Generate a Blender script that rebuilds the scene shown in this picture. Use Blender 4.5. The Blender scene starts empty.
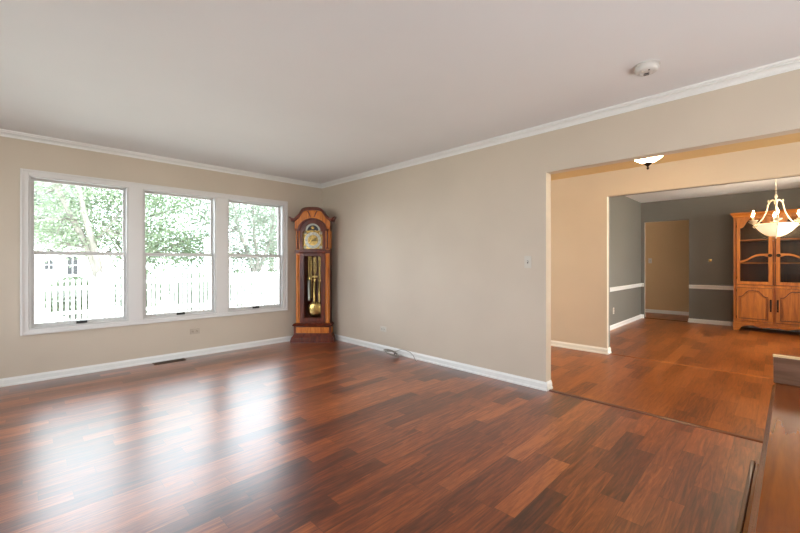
import bpy, bmesh, math, random
from mathutils import Vector, Matrix

S = bpy.context.scene
COL = S.collection
PI = math.pi

# ------------------------------------------------------------------ camera, world, sun, exposure
YAW = 0.783
cam_d = bpy.data.cameras.new('camera'); cam = bpy.data.objects.new('camera', cam_d); COL.objects.link(cam)
cam.location = (0, 0, 1.177); cam.rotation_euler = (PI/2, 0, -YAW)
cam_d.sensor_width = 36; cam_d.lens = 36*378.161/800
cam_d.shift_y = -3.364/800; cam_d.clip_start = 0.02; cam_d.clip_end = 300
S.camera = cam

world = bpy.data.worlds.new('sky'); S.world = world; world.use_nodes = True
bg = world.node_tree.nodes['Background']
bg.inputs['Color'].default_value = (0.81, 0.915, 1.0, 1); bg.inputs['Strength'].default_value = 11.5

sun_d = bpy.data.lights.new('sun', 'SUN'); sun_d.energy = 4.0; sun_d.angle = 0.02; sun_d.color = (1, .96, .88)
sun = bpy.data.objects.new('sun', sun_d); COL.objects.link(sun)
sun.rotation_euler = Vector((0.62, -0.35, 0.9)).to_track_quat('Z', 'Y').to_euler()

S.view_settings.view_transform = 'Standard'; S.view_settings.look = 'None'
S.view_settings.exposure = 0.08; S.view_settings.gamma = 1.0; S.view_settings.use_curve_mapping = False

XL, YB = -1.9, -3.4                   # unseen left and back walls
XB, YA, XC, XD, XE = 3.419, 5.229, 5.342, 9.411, 10.6
YR = -1.9                              # right end of hall openings / dining room
ZC, ZH, ZD = 2.44, 2.357, 2.472

def portal(loc, rot, sx, sy):
    d = bpy.data.lights.new('window_portal', 'AREA'); d.shape = 'RECTANGLE'; d.size = sx; d.size_y = sy
    d.cycles.is_portal = True
    o = bpy.data.objects.new('window_portal', d); COL.objects.link(o); o.location = loc; o.rotation_euler = rot
portal((1.39, YA+.2, 1.28), (-PI/2, 0, 0), 2.8, 1.6)
portal((XL-.15, 3.4, 1.25), (0, -PI/2, 0), 1.9, 2.4)
portal((-.97, YB-.15, 1.25), (PI/2, 0, 0), 1.7, 1.7)

# added fill: unseen soft up-light behind the camera, bouncing off the living room ceiling
def soft(loc, rot, sx, sy, w, c):
    d = bpy.data.lights.new('fill_light', 'AREA'); d.shape = 'RECTANGLE'; d.size = sx; d.size_y = sy; d.energy = w; d.color = c
    o = bpy.data.objects.new('fill_light', d); COL.objects.link(o); o.location = loc; o.rotation_euler = rot
soft((0.3, -2.25, .5), (math.radians(166), 0, 0), 3.6, 1.9, 150, (.90, .97, 1))
# added fill lamps imitating daylight outside the hall, dining room and passage windows
soft((4.42, 6.02, 1.35), (-PI/2, 0, 0), 1.0, 1.4, 150, (1, .97, .74))
soft((4.42, YR-.17, 1.35), (PI/2, 0, 0), 1.0, 1.4, 60, (1, .94, .72))
soft((7.3, YR-.17, 1.4), (PI/2, 0, 0), 1.8, 1.4, 165, (1, .92, .78))
soft((10.05, 4.02, 1.45), (-PI/2, 0, 0), .7, 1.1, 16, (1, .88, .68))

# ------------------------------------------------------------------ node material helpers
def mat(name):
    m = bpy.data.materials.new(name); m.use_nodes = True
    nt = m.node_tree; b = nt.nodes['Principled BSDF']
    return m, nt, b
def N(nt, t, **kw):
    n = nt.nodes.new(t)
    for k, v in kw.items():
        if k in n.inputs.keys() if isinstance(k, str) else False: n.inputs[k].default_value = v
        else: setattr(n, k, v)
    return n
def M2(nt, op, a, b=None):
    n = nt.nodes.new('ShaderNodeMath'); n.operation = op
    for i, v in enumerate((a, b)):
        if v is None: continue
        if isinstance(v, (int, float)): n.inputs[i].default_value = v
        else: nt.links.new(v, n.inputs[i])
    return n.outputs[0]
def ramp(nt, fac, stops):
    r = nt.nodes.new('ShaderNodeValToRGB'); e = r.color_ramp.elements
    while len(e) < len(stops): e.new(0.5)
    for el, (p, c) in zip(e, stops): el.position = p; el.color = (*c, 1)
    nt.links.new(fac, r.inputs[0]); return r.outputs[0]
def mixc(nt, fac, a, b, mode='MIX'):
    n = nt.nodes.new('ShaderNodeMix'); n.data_type = 'RGBA'; n.blend_type = mode
    for i, v in ((0, fac), (6, a), (7, b)):
        if isinstance(v, (int, float)): n.inputs[i].default_value = v
        elif isinstance(v, tuple): n.inputs[i].default_value = (*v, 1)
        else: nt.links.new(v, n.inputs[i])
    return n.outputs[2]
def noise(nt, vec, scale, detail=3, rough=.5, dist=0.0):
    n = nt.nodes.new('ShaderNodeTexNoise'); n.inputs['Scale'].default_value = scale
    n.inputs['Detail'].default_value = detail; n.inputs['Roughness'].default_value = rough; n.inputs['Distortion'].default_value = dist
    if vec is not None: nt.links.new(vec, n.inputs['Vector'])
    return n.outputs[0]
def mapping(nt, vec, scale=(1, 1, 1), rot=(0, 0, 0)):
    n = nt.nodes.new('ShaderNodeMapping'); n.inputs['Scale'].default_value = scale; n.inputs['Rotation'].default_value = rot
    nt.links.new(vec, n.inputs['Vector']); return n.outputs[0]
def objco(nt): return nt.nodes.new('ShaderNodeTexCoord').outputs['Object']
def bump(nt, b, h, strength, dist=.01):
    n = nt.nodes.new('ShaderNodeBump'); n.inputs['Strength'].default_value = strength; n.inputs['Distance'].default_value = dist
    nt.links.new(h, n.inputs['Height']); nt.links.new(n.outputs[0], b.inputs['Normal'])

def paint(name, c, rough=.6, var=.04, bs=.05, scale=60):
    m, nt, b = mat(name); co = objco(nt)
    n1 = noise(nt, co, 1.3, 3)
    lo = tuple(v*(1-var) for v in c); hi = tuple(min(1, v*(1+var)) for v in c)
    nt.links.new(ramp(nt, n1, [(.3, lo), (.7, hi)]), b.inputs['Base Color'])
    b.inputs['Roughness'].default_value = rough
    bump(nt, b, noise(nt, co, scale, 2), bs, .002)
    return m
def wood(name, dark, mid, light, axis='Z', rough=.3, coat=.3, scale=1.0):
    m, nt, b = mat(name); co = objco(nt)
    s = {'X': (1.2, 14, 14), 'Y': (14, 1.2, 14), 'Z': (14, 14, 1.2)}[axis]
    v = mapping(nt, co, tuple(q*scale for q in s))
    n1 = noise(nt, v, 1.6, 5, .6, .6); n2 = noise(nt, v, 9, 3, .6)
    f = M2(nt, 'ADD', M2(nt, 'MULTIPLY', n1, .75), M2(nt, 'MULTIPLY', n2, .25))
    nt.links.new(ramp(nt, f, [(.33, dark), (.5, mid), (.68, light)]), b.inputs['Base Color'])
    b.inputs['Roughness'].default_value = rough; b.inputs['Coat Weight'].default_value = coat; b.inputs['Coat Roughness'].default_value = .15
    bump(nt, b, n2, .08, .002)
    return m
def metal(name, c, rough=.25):
    m, nt, b = mat(name); b.inputs['Metallic'].default_value = 1
    n1 = noise(nt, objco(nt), 30, 2)
    nt.links.new(ramp(nt, n1, [(.3, tuple(v*.9 for v in c)), (.7, c)]), b.inputs['Base Color'])
    b.inputs['Roughness'].default_value = rough
    return m
def glow(name, c, s, c2=None):
    m, nt, b = mat(name)
    b.inputs['Base Color'].default_value = (.9, .85, .75, 1)
    n1 = noise(nt, objco(nt), 9, 3)
    nt.links.new(ramp(nt, n1, [(.35, c2 or c), (.65, c)]), b.inputs['Emission Color'])
    b.inputs['Emission Strength'].default_value = s
    return m
def glass(name, tint=(1, 1, 1), refl=1.0):
    m = bpy.data.materials.new(name); m.use_nodes = True; nt = m.node_tree; nt.nodes.clear()
    o = nt.nodes.new('ShaderNodeOutputMaterial'); t = nt.nodes.new('ShaderNodeBsdfTransparent'); g = nt.nodes.new('ShaderNodeBsdfGlossy')
    t.inputs[0].default_value = (*tint, 1); g.inputs['Roughness'].default_value = .02
    fr = nt.nodes.new('ShaderNodeFresnel'); fr.inputs[0].default_value = 1.45
    mx = nt.nodes.new('ShaderNodeMixShader')
    nt.links.new(M2(nt, 'MULTIPLY', fr.outputs[0], refl), mx.inputs[0])
    nt.links.new(t.outputs[0], mx.inputs[1]); nt.links.new(g.outputs[0], mx.inputs[2]); nt.links.new(mx.outputs[0], o.inputs[0])
    return m

def planks(name, stops, w=.108, L=.66, rough=.285, seed=0.0, gap=.5, coat=1.0):
    m, nt, b = mat(name); co = objco(nt)
    sp = nt.nodes.new('ShaderNodeSeparateXYZ'); nt.links.new(co, sp.inputs[0])
    X, Y = sp.outputs[0], sp.outputs[1]
    ry = M2(nt, 'DIVIDE', Y, w); row = M2(nt, 'FLOOR', ry)
    wn = nt.nodes.new('ShaderNodeTexWhiteNoise'); wn.noise_dimensions = '1D'; nt.links.new(M2(nt, 'ADD', row, seed), wn.inputs['W'])
    xs = M2(nt, 'ADD', M2(nt, 'DIVIDE', X, L), M2(nt, 'MULTIPLY', wn.outputs[0], 7))
    col = M2(nt, 'FLOOR', xs)
    cv = nt.nodes.new('ShaderNodeCombineXYZ'); nt.links.new(row, cv.inputs[0]); nt.links.new(col, cv.inputs[1]); cv.inputs[2].default_value = seed
    w2 = nt.nodes.new('ShaderNodeTexWhiteNoise'); w2.noise_dimensions = '3D'; nt.links.new(cv.outputs[0], w2.inputs['Vector'])
    # grain, shifted per plank
    off = nt.nodes.new('ShaderNodeVectorMath'); off.operation = 'MULTIPLY_ADD'
    nt.links.new(w2.outputs[1], off.inputs[0]); off.inputs[1].default_value = (9, 9, 9); nt.links.new(co, off.inputs[2])
    g = mapping(nt, off.outputs[0], (1.5, 17, 1)); n1 = noise(nt, g, 1.7, 6, .66, 1.6)
    g2 = mapping(nt, off.outputs[0], (5, 60, 1)); n2 = noise(nt, g2, 1.5, 3, .6, .4)
    f = M2(nt, 'ADD', M2(nt, 'MULTIPLY', w2.outputs[0], .42), M2(nt, 'ADD', M2(nt, 'MULTIPLY', n1, 1.15), M2(nt, 'MULTIPLY', n2, .42)))
    f = M2(nt, 'SUBTRACT', f, .49)
    c = ramp(nt, f, stops)
    fy = M2(nt, 'FRACT', ry); dy = M2(nt, 'MINIMUM', fy, M2(nt, 'SUBTRACT', 1, fy))
    fx = M2(nt, 'FRACT', xs); dx = M2(nt, 'MINIMUM', fx, M2(nt, 'SUBTRACT', 1, fx))
    sy = M2(nt, 'LESS_THAN', dy, .0014/w); sx = M2(nt, 'LESS_THAN', dx, .0014/L)
    seam = M2(nt, 'MAXIMUM', sy, sx)
    c = mixc(nt, M2(nt, 'MULTIPLY', seam, gap), c, (.012, .005, .003))
    nt.links.new(c, b.inputs['Base Color'])
    nt.links.new(M2(nt, 'ADD', rough, M2(nt, 'MULTIPLY', n1, .04)), b.inputs['Roughness'])
    b.inputs['Specular IOR Level'].default_value = .15
    b.inputs['Coat Weight'].default_value = coat; b.inputs['Coat Roughness'].default_value = .30; b.inputs['Coat IOR'].default_value = 1.5
    bump(nt, b, n2, .05, .001)
    return m

WALL = paint('tan_wall_paint', (.60, .508, .41))
HALLCEIL = paint('hall_ceiling_lamp_gold', (.62, .42, .20))  # warm glow of the flush lamp put into the ceiling colour
GREY = paint('grey_wall_paint', (.170, .160, .140))
CEIL = paint('ceiling_paint', (.79, .785, .785), .8, .015, .1, 90)
TRIM = paint('white_trim_paint', (.82, .81, .79), .35, .02, .01)
VINYL = paint('white_vinyl', (.62, .60, .58), .35, .02, .01)
CASING = paint('window_casing_paint', (.72, .69, .67), .4, .02, .01)
FLOOR = planks('laminate_planks', [(.18, (.055, .010, .003)), (.42, (.155, .031, .008)), (.60, (.27, .062, .014)), (.84, (.46, .13, .032))])
HALLF = planks('hall_planks_warm_lit', [(.18, (.10, .024, .006)), (.40, (.22, .058, .011)), (.6, (.30, .083, .016)), (.85, (.38, .118, .026))], w=.125, L=.6, rough=.285, seed=31.0, gap=.35, coat=.25)  # same flooring, with the warm light cast put into its orange stops
CLOCKW = wood('cherry_wood', (.045, .006, .002), (.115, .017, .004), (.21, .034, .006), coat=0)
CLOCKL = wood('burl_wood', (.36, .08, .008), (.62, .18, .018), (.75, .28, .04), scale=1.5, coat=0)
HUTCHW = wood('oak_wood', (.19, .052, .009), (.38, .110, .014), (.52, .175, .024))
HUTCHX = wood('oak_wood_across', (.19, .052, .009), (.38, .110, .014), (.52, .175, .024), 'Y')
HUTCHD = wood('dark_cabinet_back', (.035, .008, .003), (.07, .016, .005), (.10, .026, .008))
TABLEW = wood('polished_mahogany', (.15, .030, .002), (.22, .047, .003), (.29, .066, .005), 'X', .16, 0)
CAPW = wood('lit_cream_edge', (.55, .38, .20), (.68, .50, .28), (.78, .60, .36), 'Y', .3, 0)  # light on the end board's top edge, put into the colour
ENDW = wood('grey_brown_wood', (.10, .05, .03), (.16, .085, .055), (.22, .12, .08), 'Y', .16, 0)
TABLED = wood('dark_mahogany', (.04, .012, .005), (.08, .024, .009), (.13, .04, .014), 'X', .3, .5)
MOULD = wood('threshold_wood', (.06, .014, .006), (.11, .028, .011), (.18, .05, .02), 'Y', .3, .5)
BRASS = metal('brass', (.62, .43, .16), .25)
SILVER = metal('silver_dial', (.50, .49, .46), .35)
LOCKM = metal('dull_nickel', (.30, .27, .24), .4)
CHROME = metal('polished_nickel', (.72, .70, .66), .2)
CABLE = paint('grey_cable', (.30, .27, .24), .35, .1)
IRON = metal('dark_bronze', (.045, .03, .022), .45)
BLACK = paint('black_plastic', (.02, .018, .016), .4)
PLATE = paint('ivory_plate', (.60, .55, .48), .4, .01)
TANPLATE = paint('tan_plate', (.52, .43, .34), .4, .01)
PLASTIC = paint('white_plastic', (.62, .59, .56), .4, .01)
CREAM = paint('cream_metal', (.80, .68, .50), .35, .05)
SLOT = paint('slot_shadow', (.04, .03, .022), .7)
VENTM = metal('brown_register', (.13, .08, .05), .5)
BULB = glow('candle_bulb', (1, .70, .36), 260)
BOWL = glow('alabaster_bowl', (1, .76, .46), .85, (1, .62, .32))
DOME = glow('dome_glass', (1, .80, .50), 22, (1, .78, .46))
PANE = glass('window_pane')
CPANE = glass('cabinet_pane', (.93, .92, .90), .35)
MOONM = paint('moon_dial_blue', (.02, .025, .06), .4)

# ------------------------------------------------------------------ mesh helpers
def bx(bm, x0, x1, y0, y1, z0, z1):
    v = [bm.verts.new((x, y, z)) for z in (z0, z1) for y in (y0, y1) for x in (x0, x1)]
    for q in ((0, 2, 3, 1), (4, 5, 7, 6), (0, 1, 5, 4), (2, 6, 7, 3), (0, 4, 6, 2), (1, 3, 7, 5)): bm.faces.new([v[i] for i in q])
def ring(bm, c, a, b, r, n): return [bm.verts.new(c + a*(math.cos(2*PI*i/n)*r) + b*(math.sin(2*PI*i/n)*r)) for i in range(n)]
def tube(bm, pts, rad, n=10, caps=True):
    pts = [Vector(p) for p in pts]; rings = []
    if isinstance(rad, (int, float)): rad = [rad]*len(pts)
    a = None
    for i, p in enumerate(pts):
        d = (pts[min(i+1, len(pts)-1)] - pts[max(i-1, 0)]).normalized()
        if a is None: a = d.orthogonal().normalized()
        else:
            a = (a - d*a.dot(d)); a = a.normalized() if a.length > 1e-6 else d.orthogonal().normalized()
        rings.append(ring(bm, p, a, d.cross(a), rad[i], n))
    for r0, r1 in zip(rings, rings[1:]):
        for i in range(n): bm.faces.new((r0[i], r0[(i+1) % n], r1[(i+1) % n], r1[i]))
    if caps: bm.faces.new(rings[0][::-1]); bm.faces.new(rings[-1])
def lathe(bm, prof, c=(0, 0, 0), n=32, M=None, closed=False):
    M = M or Matrix.Identity(4); c = Vector(c); rs = []
    for r, z in prof:
        if r < 1e-6: rs.append([bm.verts.new(M @ (c + Vector((0, 0, z))))])
        else: rs.append([bm.verts.new(M @ (c + Vector((r*math.cos(2*PI*i/n), r*math.sin(2*PI*i/n), z)))) for i in range(n)])
    pairs = list(zip(rs, rs[1:])) + ([(rs[-1], rs[0])] if closed else [])
    for r0, r1 in pairs:
        for i in range(n):
            j = (i+1) % n
            if len(r0) == 1 and len(r1) == 1: continue
            if len(r0) == 1: bm.faces.new((r0[0], r1[j], r1[i]))
            elif len(r1) == 1: bm.faces.new((r0[i], r0[j], r1[0]))
            else: bm.faces.new((r0[i], r0[j], r1[j], r1[i]))
def prism(bm, poly, a0, a1, axis='Y'):
    """poly of 2D points extruded along axis; Y: (x,z), X: (y,z), Z: (x,y)"""
    f = {'Y': lambda p, a: (p[0], a, p[1]), 'X': lambda p, a: (a, p[0], p[1]), 'Z': lambda p, a: (p[0], p[1], a)}[axis]
    A = [bm.verts.new(f(p, a0)) for p in poly]; B = [bm.verts.new(f(p, a1)) for p in poly]
    n = len(poly)
    bm.faces.new(A); bm.faces.new(B[::-1])
    for i in range(n): bm.faces.new((A[i], B[i], B[(i+1) % n], A[(i+1) % n]))
def loft(bm, polys):
    """list of (poly2d, z) joined; closed top and bottom"""
    rs = [[bm.verts.new((p[0], p[1], z)) for p in poly] for poly, z in polys]
    n = len(rs[0])
    for a, b in zip(rs, rs[1:]):
        for i in range(n): bm.faces.new((a[i], a[(i+1) % n], b[(i+1) % n], b[i]))
    bm.faces.new(rs[0][::-1]); bm.faces.new(rs[-1])
def stripband(bm, outer, inner, a0, a1, axis='Y', closed=False):
    """solid band between two polylines with equal point counts"""
    f = {'Y': lambda p, a: (p[0], a, p[1]), 'X': lambda p, a: (a, p[0], p[1])}[axis]
    n = len(outer)
    V = [[bm.verts.new(f(p, a)) for p in pl] for a in (a0, a1) for pl in (outer, inner)]
    o0, i0, o1, i1 = V
    rng = range(n if closed else n-1)
    for k in rng:
        j = (k+1) % n
        bm.faces.new((o0[k], o0[j], i0[j], i0[k])); bm.faces.new((o1[k], i1[k], i1[j], o1[j]))
        bm.faces.new((o0[k], o1[k], o1[j], o0[j])); bm.faces.new((i0[k], i0[j], i1[j], i1[k]))
    if not closed:
        for k in (0, n-1): bm.faces.new((o0[k], i0[k], i1[k], o1[k]))
def obj(name, bm, m, parent=None, bevel=0.0, smooth=False, loc=None):
    bmesh.ops.recalc_face_normals(bm, faces=bm.faces[:])
    me = bpy.data.meshes.new(name); bm.to_mesh(me); bm.free()
    for k in (m if isinstance(m, list) else [m]): me.materials.append(k)
    o = bpy.data.objects.new(name, me); COL.objects.link(o)
    if parent: o.parent = parent
    if loc: o.location = loc
    if smooth:
        for p in me.polygons: p.use_smooth = True
        md = o.modifiers.new('split', 'EDGE_SPLIT'); md.split_angle = math.radians(38)
    if bevel:
        md = o.modifiers.new('bevel', 'BEVEL'); md.width = bevel; md.segments = 2; md.limit_method = 'ANGLE'; md.angle_limit = math.radians(40)
    return o
def B(): return bmesh.new()
def struct(name, bm, m, parent=None, **kw):
    o = obj(name, bm, m, parent, **kw)
    if not parent: o['kind'] = 'structure'
    return o
def thing(name, label, cat, loc=(0, 0, 0), rotz=0, group=None):
    o = bpy.data.objects.new(name, None); COL.objects.link(o); o.location = loc; o.rotation_euler = (0, 0, rotz)
    o['label'] = label; o['category'] = cat
    if group: o['group'] = group
    return o
def tag(o, label, cat, group=None, kind=None):
    o['label'] = label; o['category'] = cat
    if group: o['group'] = group
    if kind: o['kind'] = kind
    return o
def dup(root, loc, rotz, label):
    r = root.copy(); COL.objects.link(r); r.location = loc; r.rotation_euler = (0, 0, rotz); r['label'] = label
    for ch in list(root.children):
        c = ch.copy(); COL.objects.link(c); c.parent = r
        for g in ch.children:
            d = g.copy(); COL.objects.link(d); d.parent = c
    return r

# ------------------------------------------------------------------ shell
T = .15
bm = B(); bx(bm, XL-T, 3.445, YB-T, YA+T, -.12, 0); struct('floor', bm, FLOOR)
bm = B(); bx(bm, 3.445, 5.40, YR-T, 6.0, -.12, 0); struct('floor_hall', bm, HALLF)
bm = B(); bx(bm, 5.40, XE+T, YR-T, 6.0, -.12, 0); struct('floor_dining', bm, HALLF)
bm = B(); bx(bm, XL-T, XB+.05, YB-T, YA+T, ZC, ZC+.2); struct('ceiling', bm, CEIL)
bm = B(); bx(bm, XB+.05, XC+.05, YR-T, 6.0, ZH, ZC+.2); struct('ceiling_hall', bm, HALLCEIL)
bm = B(); bx(bm, XC+.05, XE+T, YR-T, 6.0, ZD, ZC+.25); struct('ceiling_dining', bm, CEIL)

def wall_with_holes(bm, a0, a1, z0, z1, holes, t0, t1, axis):
    """wall along axis ('X' or 'Y') from a0..a1, thickness t0..t1, holes (h0,h1,zb,zt) sorted"""
    def b(p0, p1, q0, q1):
        if p1-p0 < 1e-6 or q1-q0 < 1e-6: return
        if axis == 'X': bx(bm, p0, p1, t0, t1, q0, q1)
        else: bx(bm, t0, t1, p0, p1, q0, q1)
    cur = a0
    for h0, h1, zb, zt in holes:
        b(cur, h0, z0, z1); b(h0, h1, z0, zb); b(h0, h1, zt, z1); cur = h1
    b(cur, a1, z0, z1)

WIN = [(.035, .845), (.98, 1.79), (1.935, 2.745)]; WZ0, WZ1 = .520, 2.040
bm = B(); wall_with_holes(bm, XL-T, XB+.11, 0, ZC, [(a, b, WZ0, WZ1) for a, b in WIN], YA, YA+T, 'X'); struct('wall_far', bm, WALL)
bm = B(); wall_with_holes(bm, YR, YA, 0, ZC, [(YR, 1.524, 0, 2.014)], XB, XB+.105, 'Y')
bx(bm, XB, XB+.105, YB, YR, 0, ZC); struct('wall_right', bm, WALL)
LW = (2.3, 4.5, .55, 2.05)
bm = B(); wall_with_holes(bm, YB-T, YA, 0, ZC, [LW], XL-T, XL, 'Y'); struct('wall_left', bm, WALL)
BW = (-1.75, -.2, .55, 2.05)
bm = B(); wall_with_holes(bm, XL, XB+.105, 0, ZC, [BW], YB-T, YB, 'X'); struct('wall_back', bm, WALL)
bm = B(); wall_with_holes(bm, YR, 6.0, 0, ZH, [(YR, 1.576, 0, 2.04)], XC, XC+.06, 'Y'); struct('wall_hall', bm, WALL)
bm = B(); wall_with_holes(bm, YR, 2.108, 0, ZD, [(YR, 1.576, 0, 2.04)], XC+.06, XC+.118, 'Y'); struct('wall_dining_front', bm, GREY)
bm = B(); bx(bm, XC+.06, XD, 2.108, 2.23, 0, ZD); struct('wall_dining_left', bm, GREY)
bm = B(); wall_with_holes(bm, YR, 2.108, 0, ZD, [(1.281, 2.053, 0, 2.052)], XD, XD+.06, 'Y'); struct('wall_dining_back', bm, GREY)
bm = B(); wall_with_holes(bm, YR, 4.0, 0, ZD, [(1.281, 2.053, 0, 2.052)], XD+.06, XD+.115, 'Y'); struct('wall_passage_front', bm, WALL)
bm = B(); bx(bm, XE, XE+T, YR, 4.0, 0, ZD); struct('wall_passage', bm, paint('brown_tan_paint', (.60, .41, .23)))
bm = B(); wall_with_holes(bm, XD+.06, XE, 0, ZD, [(9.68, 10.42, .9, 2.0)], 3.9, 4.0, 'X'); struct('wall_passage_end', bm, WALL)
DW = (6.4, 8.2, .7, 2.1)
bm = B(); wall_with_holes(bm, XB+.105, XE+T, 0, ZH, [(3.9, 4.94, .65, 2.05), DW], YR-T, YR, 'X'); bx(bm, XC+.1, XE+T, YR-T, YR, ZH, ZD)
struct('wall_dining_right', bm, GREY)
bm = B(); wall_with_holes(bm, XB+.105, XC+.06, 0, ZH, [(3.9, 4.94, .65, 2.05)], 5.9, 6.0, 'X'); struct('wall_hall_end', bm, WALL)

# baseboards (small moulded profile) and other trim
def run_profile(bm, prof, p0, p1, nrm):
    """prof: (out, z); from p0 to p1 (2D); nrm: 2D direction out of wall"""
    A = [bm.verts.new((p0[0]+nrm[0]*o, p0[1]+nrm[1]*o, z)) for o, z in prof]
    C = [bm.verts.new((p1[0]+nrm[0]*o, p1[1]+nrm[1]*o, z)) for o, z in prof]
    n = len(prof); bm.faces.new(A); bm.faces.new(C[::-1])
    for i in range(n): bm.faces.new((A[i], C[i], C[(i+1) % n], A[(i+1) % n]))
BP = [(0, 0), (.02, 0), (.02, .014), (.013, .022), (.013, .058), (.006, .07), (.003, .078), (0, .078)]
def baseboard(name, segs):
    bm = B()
    for p0, p1, n in segs: run_profile(bm, BP, p0, p1, n)
    struct(name, bm, TRIM)
baseboard('baseboard_far', [((XL, YA), (XB, YA), (0, -1))])
baseboard('baseboard_right', [((XB, YA), (XB, 1.524-.013), (-1, 0)), ((XB-.0, 1.524), (XB+.105, 1.524), (0, -1))])
baseboard('baseboard_left', [((XL, YB), (XL, YA), (1, 0))])
baseboard('baseboard_back', [((XL, YB), (XB, YB), (0, 1))])
baseboard('baseboard_hall', [((XC, 6), (XC, 1.576-.013), (-1, 0)), ((XC, 1.576), (XC+.118, 1.576), (0, -1))])
baseboard('baseboard_dining_left', [((XC+.118, 2.108), (XD, 2.108), (0, -1))])
baseboard('baseboard_dining_back', [((XD, 2.108), (XD, 2.053), (-1, 0)), ((XD, 1.281), (XD, YR), (-1, 0)), ((XD, 1.281), (XD+.115, 1.281), (0, 1))])
baseboard('baseboard_passage', [((XE, YR), (XE, 3.9), (-1, 0))])
CP = [(0, -.056), (.009, -.056), (.011, -.047), (.006, -.044), (.010, -.034), (.022, -.022), (.036, -.018), (.038, -.024), (.046, -.022), (.046, -.012), (.053, -.010), (.054, -.014), (.064, -.012), (.066, -.003), (.066, 0), (0, 0)]
CPz = [(o, ZC+z) for o, z in CP]
bm = B(); run_profile(bm, CPz, (XL, YA), (XB, YA), (0, -1)); struct('trim_1', bm, TRIM)
bm = B(); run_profile(bm, CPz, (XB, YA), (XB, YB), (-1, 0)); struct('trim_2', bm, TRIM)
bm = B(); run_profile(bm, CPz, (XL, YB), (XL, YA), (1, 0)); struct('trim_3', bm, TRIM)
bm = B(); run_profile(bm, CPz, (XL, YB), (XB, YB), (0, 1)); struct('trim_4', bm, TRIM)
RP = [(0, .672), (.006, .672), (.012, .684), (.010, .70), (.018, .712), (.024, .728), (.024, .740), (.012, .748), (0, .748)]
bm = B(); run_profile(bm, RP, (XC+.118, 2.108), (XD, 2.108), (0, -1)); struct('trim_5', bm, TRIM)
bm = B(); run_profile(bm, RP, (XD, 2.108), (XD, 2.053), (-1, 0)); run_profile(bm, RP, (XD, 1.281), (XD, .60), (-1, 0)); run_profile(bm, RP, (XD, -.48), (XD, YR), (-1, 0)); struct('trim_6', bm, TRIM)
# T-mouldings between the floors
TP = [(-.024, 0), (.024, 0), (.022, .005), (.012, .010), (-.012, .010), (-.022, .005)]
bm = B(); run_profile(bm, TP, (3.445, 1.50), (3.445, YR), (1, 0)); struct('trim_7', bm, MOULD)
bm = B(); run_profile(bm, [(o*.35, z*.35) for o, z in TP], (5.40, 1.555), (5.40, YR), (1, 0)); struct('trim_8', bm, HUTCHX)
bm = B(); run_profile(bm, TP, (XD+.03, 1.30), (XD+.03, 2.053), (1, 0)); struct('trim_9', bm, MOULD)

# casing round the triple window
bm = B()
cx0, cx1, cz0, cz1 = -.025, 2.807, .47, 2.10
def framebox(bm, x0, x1, z0, z1, wl, wr, wb, wt, y0, y1):
    bx(bm, x0, x0+wl, y0, y1, z0, z1); bx(bm, x1-wr, x1, y0, y1, z0, z1)
    bx(bm, x0+wl, x1-wr, y0, y1, z0, z0+wb); bx(bm, x0+wl, x1-wr, y0, y1, z1-wt, z1)
bx(bm, cx0, WIN[0][0], YA-.018, YA, cz0, cz1); bx(bm, WIN[2][1], cx1, YA-.018, YA, cz0, cz1)
bx(bm, WIN[0][1], WIN[1][0], YA-.018, YA, WZ0, WZ1); bx(bm, WIN[1][1], WIN[2][0], YA-.018, YA, WZ0, WZ1)
bx(bm, WIN[0][0], WIN[2][1], YA-.018, YA, cz0, WZ0); bx(bm, WIN[0][0], WIN[2][1], YA-.018, YA, WZ1, cz1)
framebox(bm, cx0, cx1, cz0, cz1, .02, .02, .02, .02, YA-.028, YA-.018)
struct('trim_10', bm, CASING, bevel=.003)
LOCKX = (.17, .64)
for k, (a, b) in enumerate(WIN):
    bm = B(); framebox(bm, a, b, WZ0, WZ1, .018, .018, .014, .010, YA-.01, YA+T)
    w = struct('window_%d' % (k+1), bm, VINYL)
    # upper sash (outer plane), lower sash (inner plane)
    bm = B(); framebox(bm, a+.018, b-.018, 1.262, WZ1-.010, .022, .022, .034, .022, YA+.075, YA+.100); obj('upper_sash', bm, VINYL, w, .002)
    bm = B(); framebox(bm, a+.018, b-.018, WZ0+.014, 1.300, .024, .024, .036, .036, YA+.035, YA+.064); low = obj('lower_sash', bm, VINYL, w, .002)
    bm = B(); bx(bm, a+.04, b-.04, YA+.086, YA+.089, 1.296, WZ1-.032); obj('upper_pane', bm, PANE, w)
    bm = B(); bx(bm, a+.042, b-.042, YA+.048, YA+.051, WZ0+.050, 1.264); obj('lower_pane', bm, PANE, w)
    for lx in LOCKX:
        bm = B(); lathe(bm, [(0, 0), (.016, 0), (.016, .007), (.007, .012), (0, .012)], (a+lx, YA+.05, 1.300), 14)
        bx(bm, a+lx-.028, a+lx+.006, YA+.040, YA+.056, 1.309, 1.318); obj('sash_lock', bm, LOCKM, low, .001)
    bm = B(); bx(bm, (a+b)/2-.045, (a+b)/2+.045, YA+.018, YA+.036, WZ0+.018, WZ0+.044); bx(bm, (a+b)/2-.035, (a+b)/2+.035, YA+.008, YA+.020, WZ0+.036, WZ0+.044)
    obj('lift_handle', bm, BLACK, low, .002)
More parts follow.
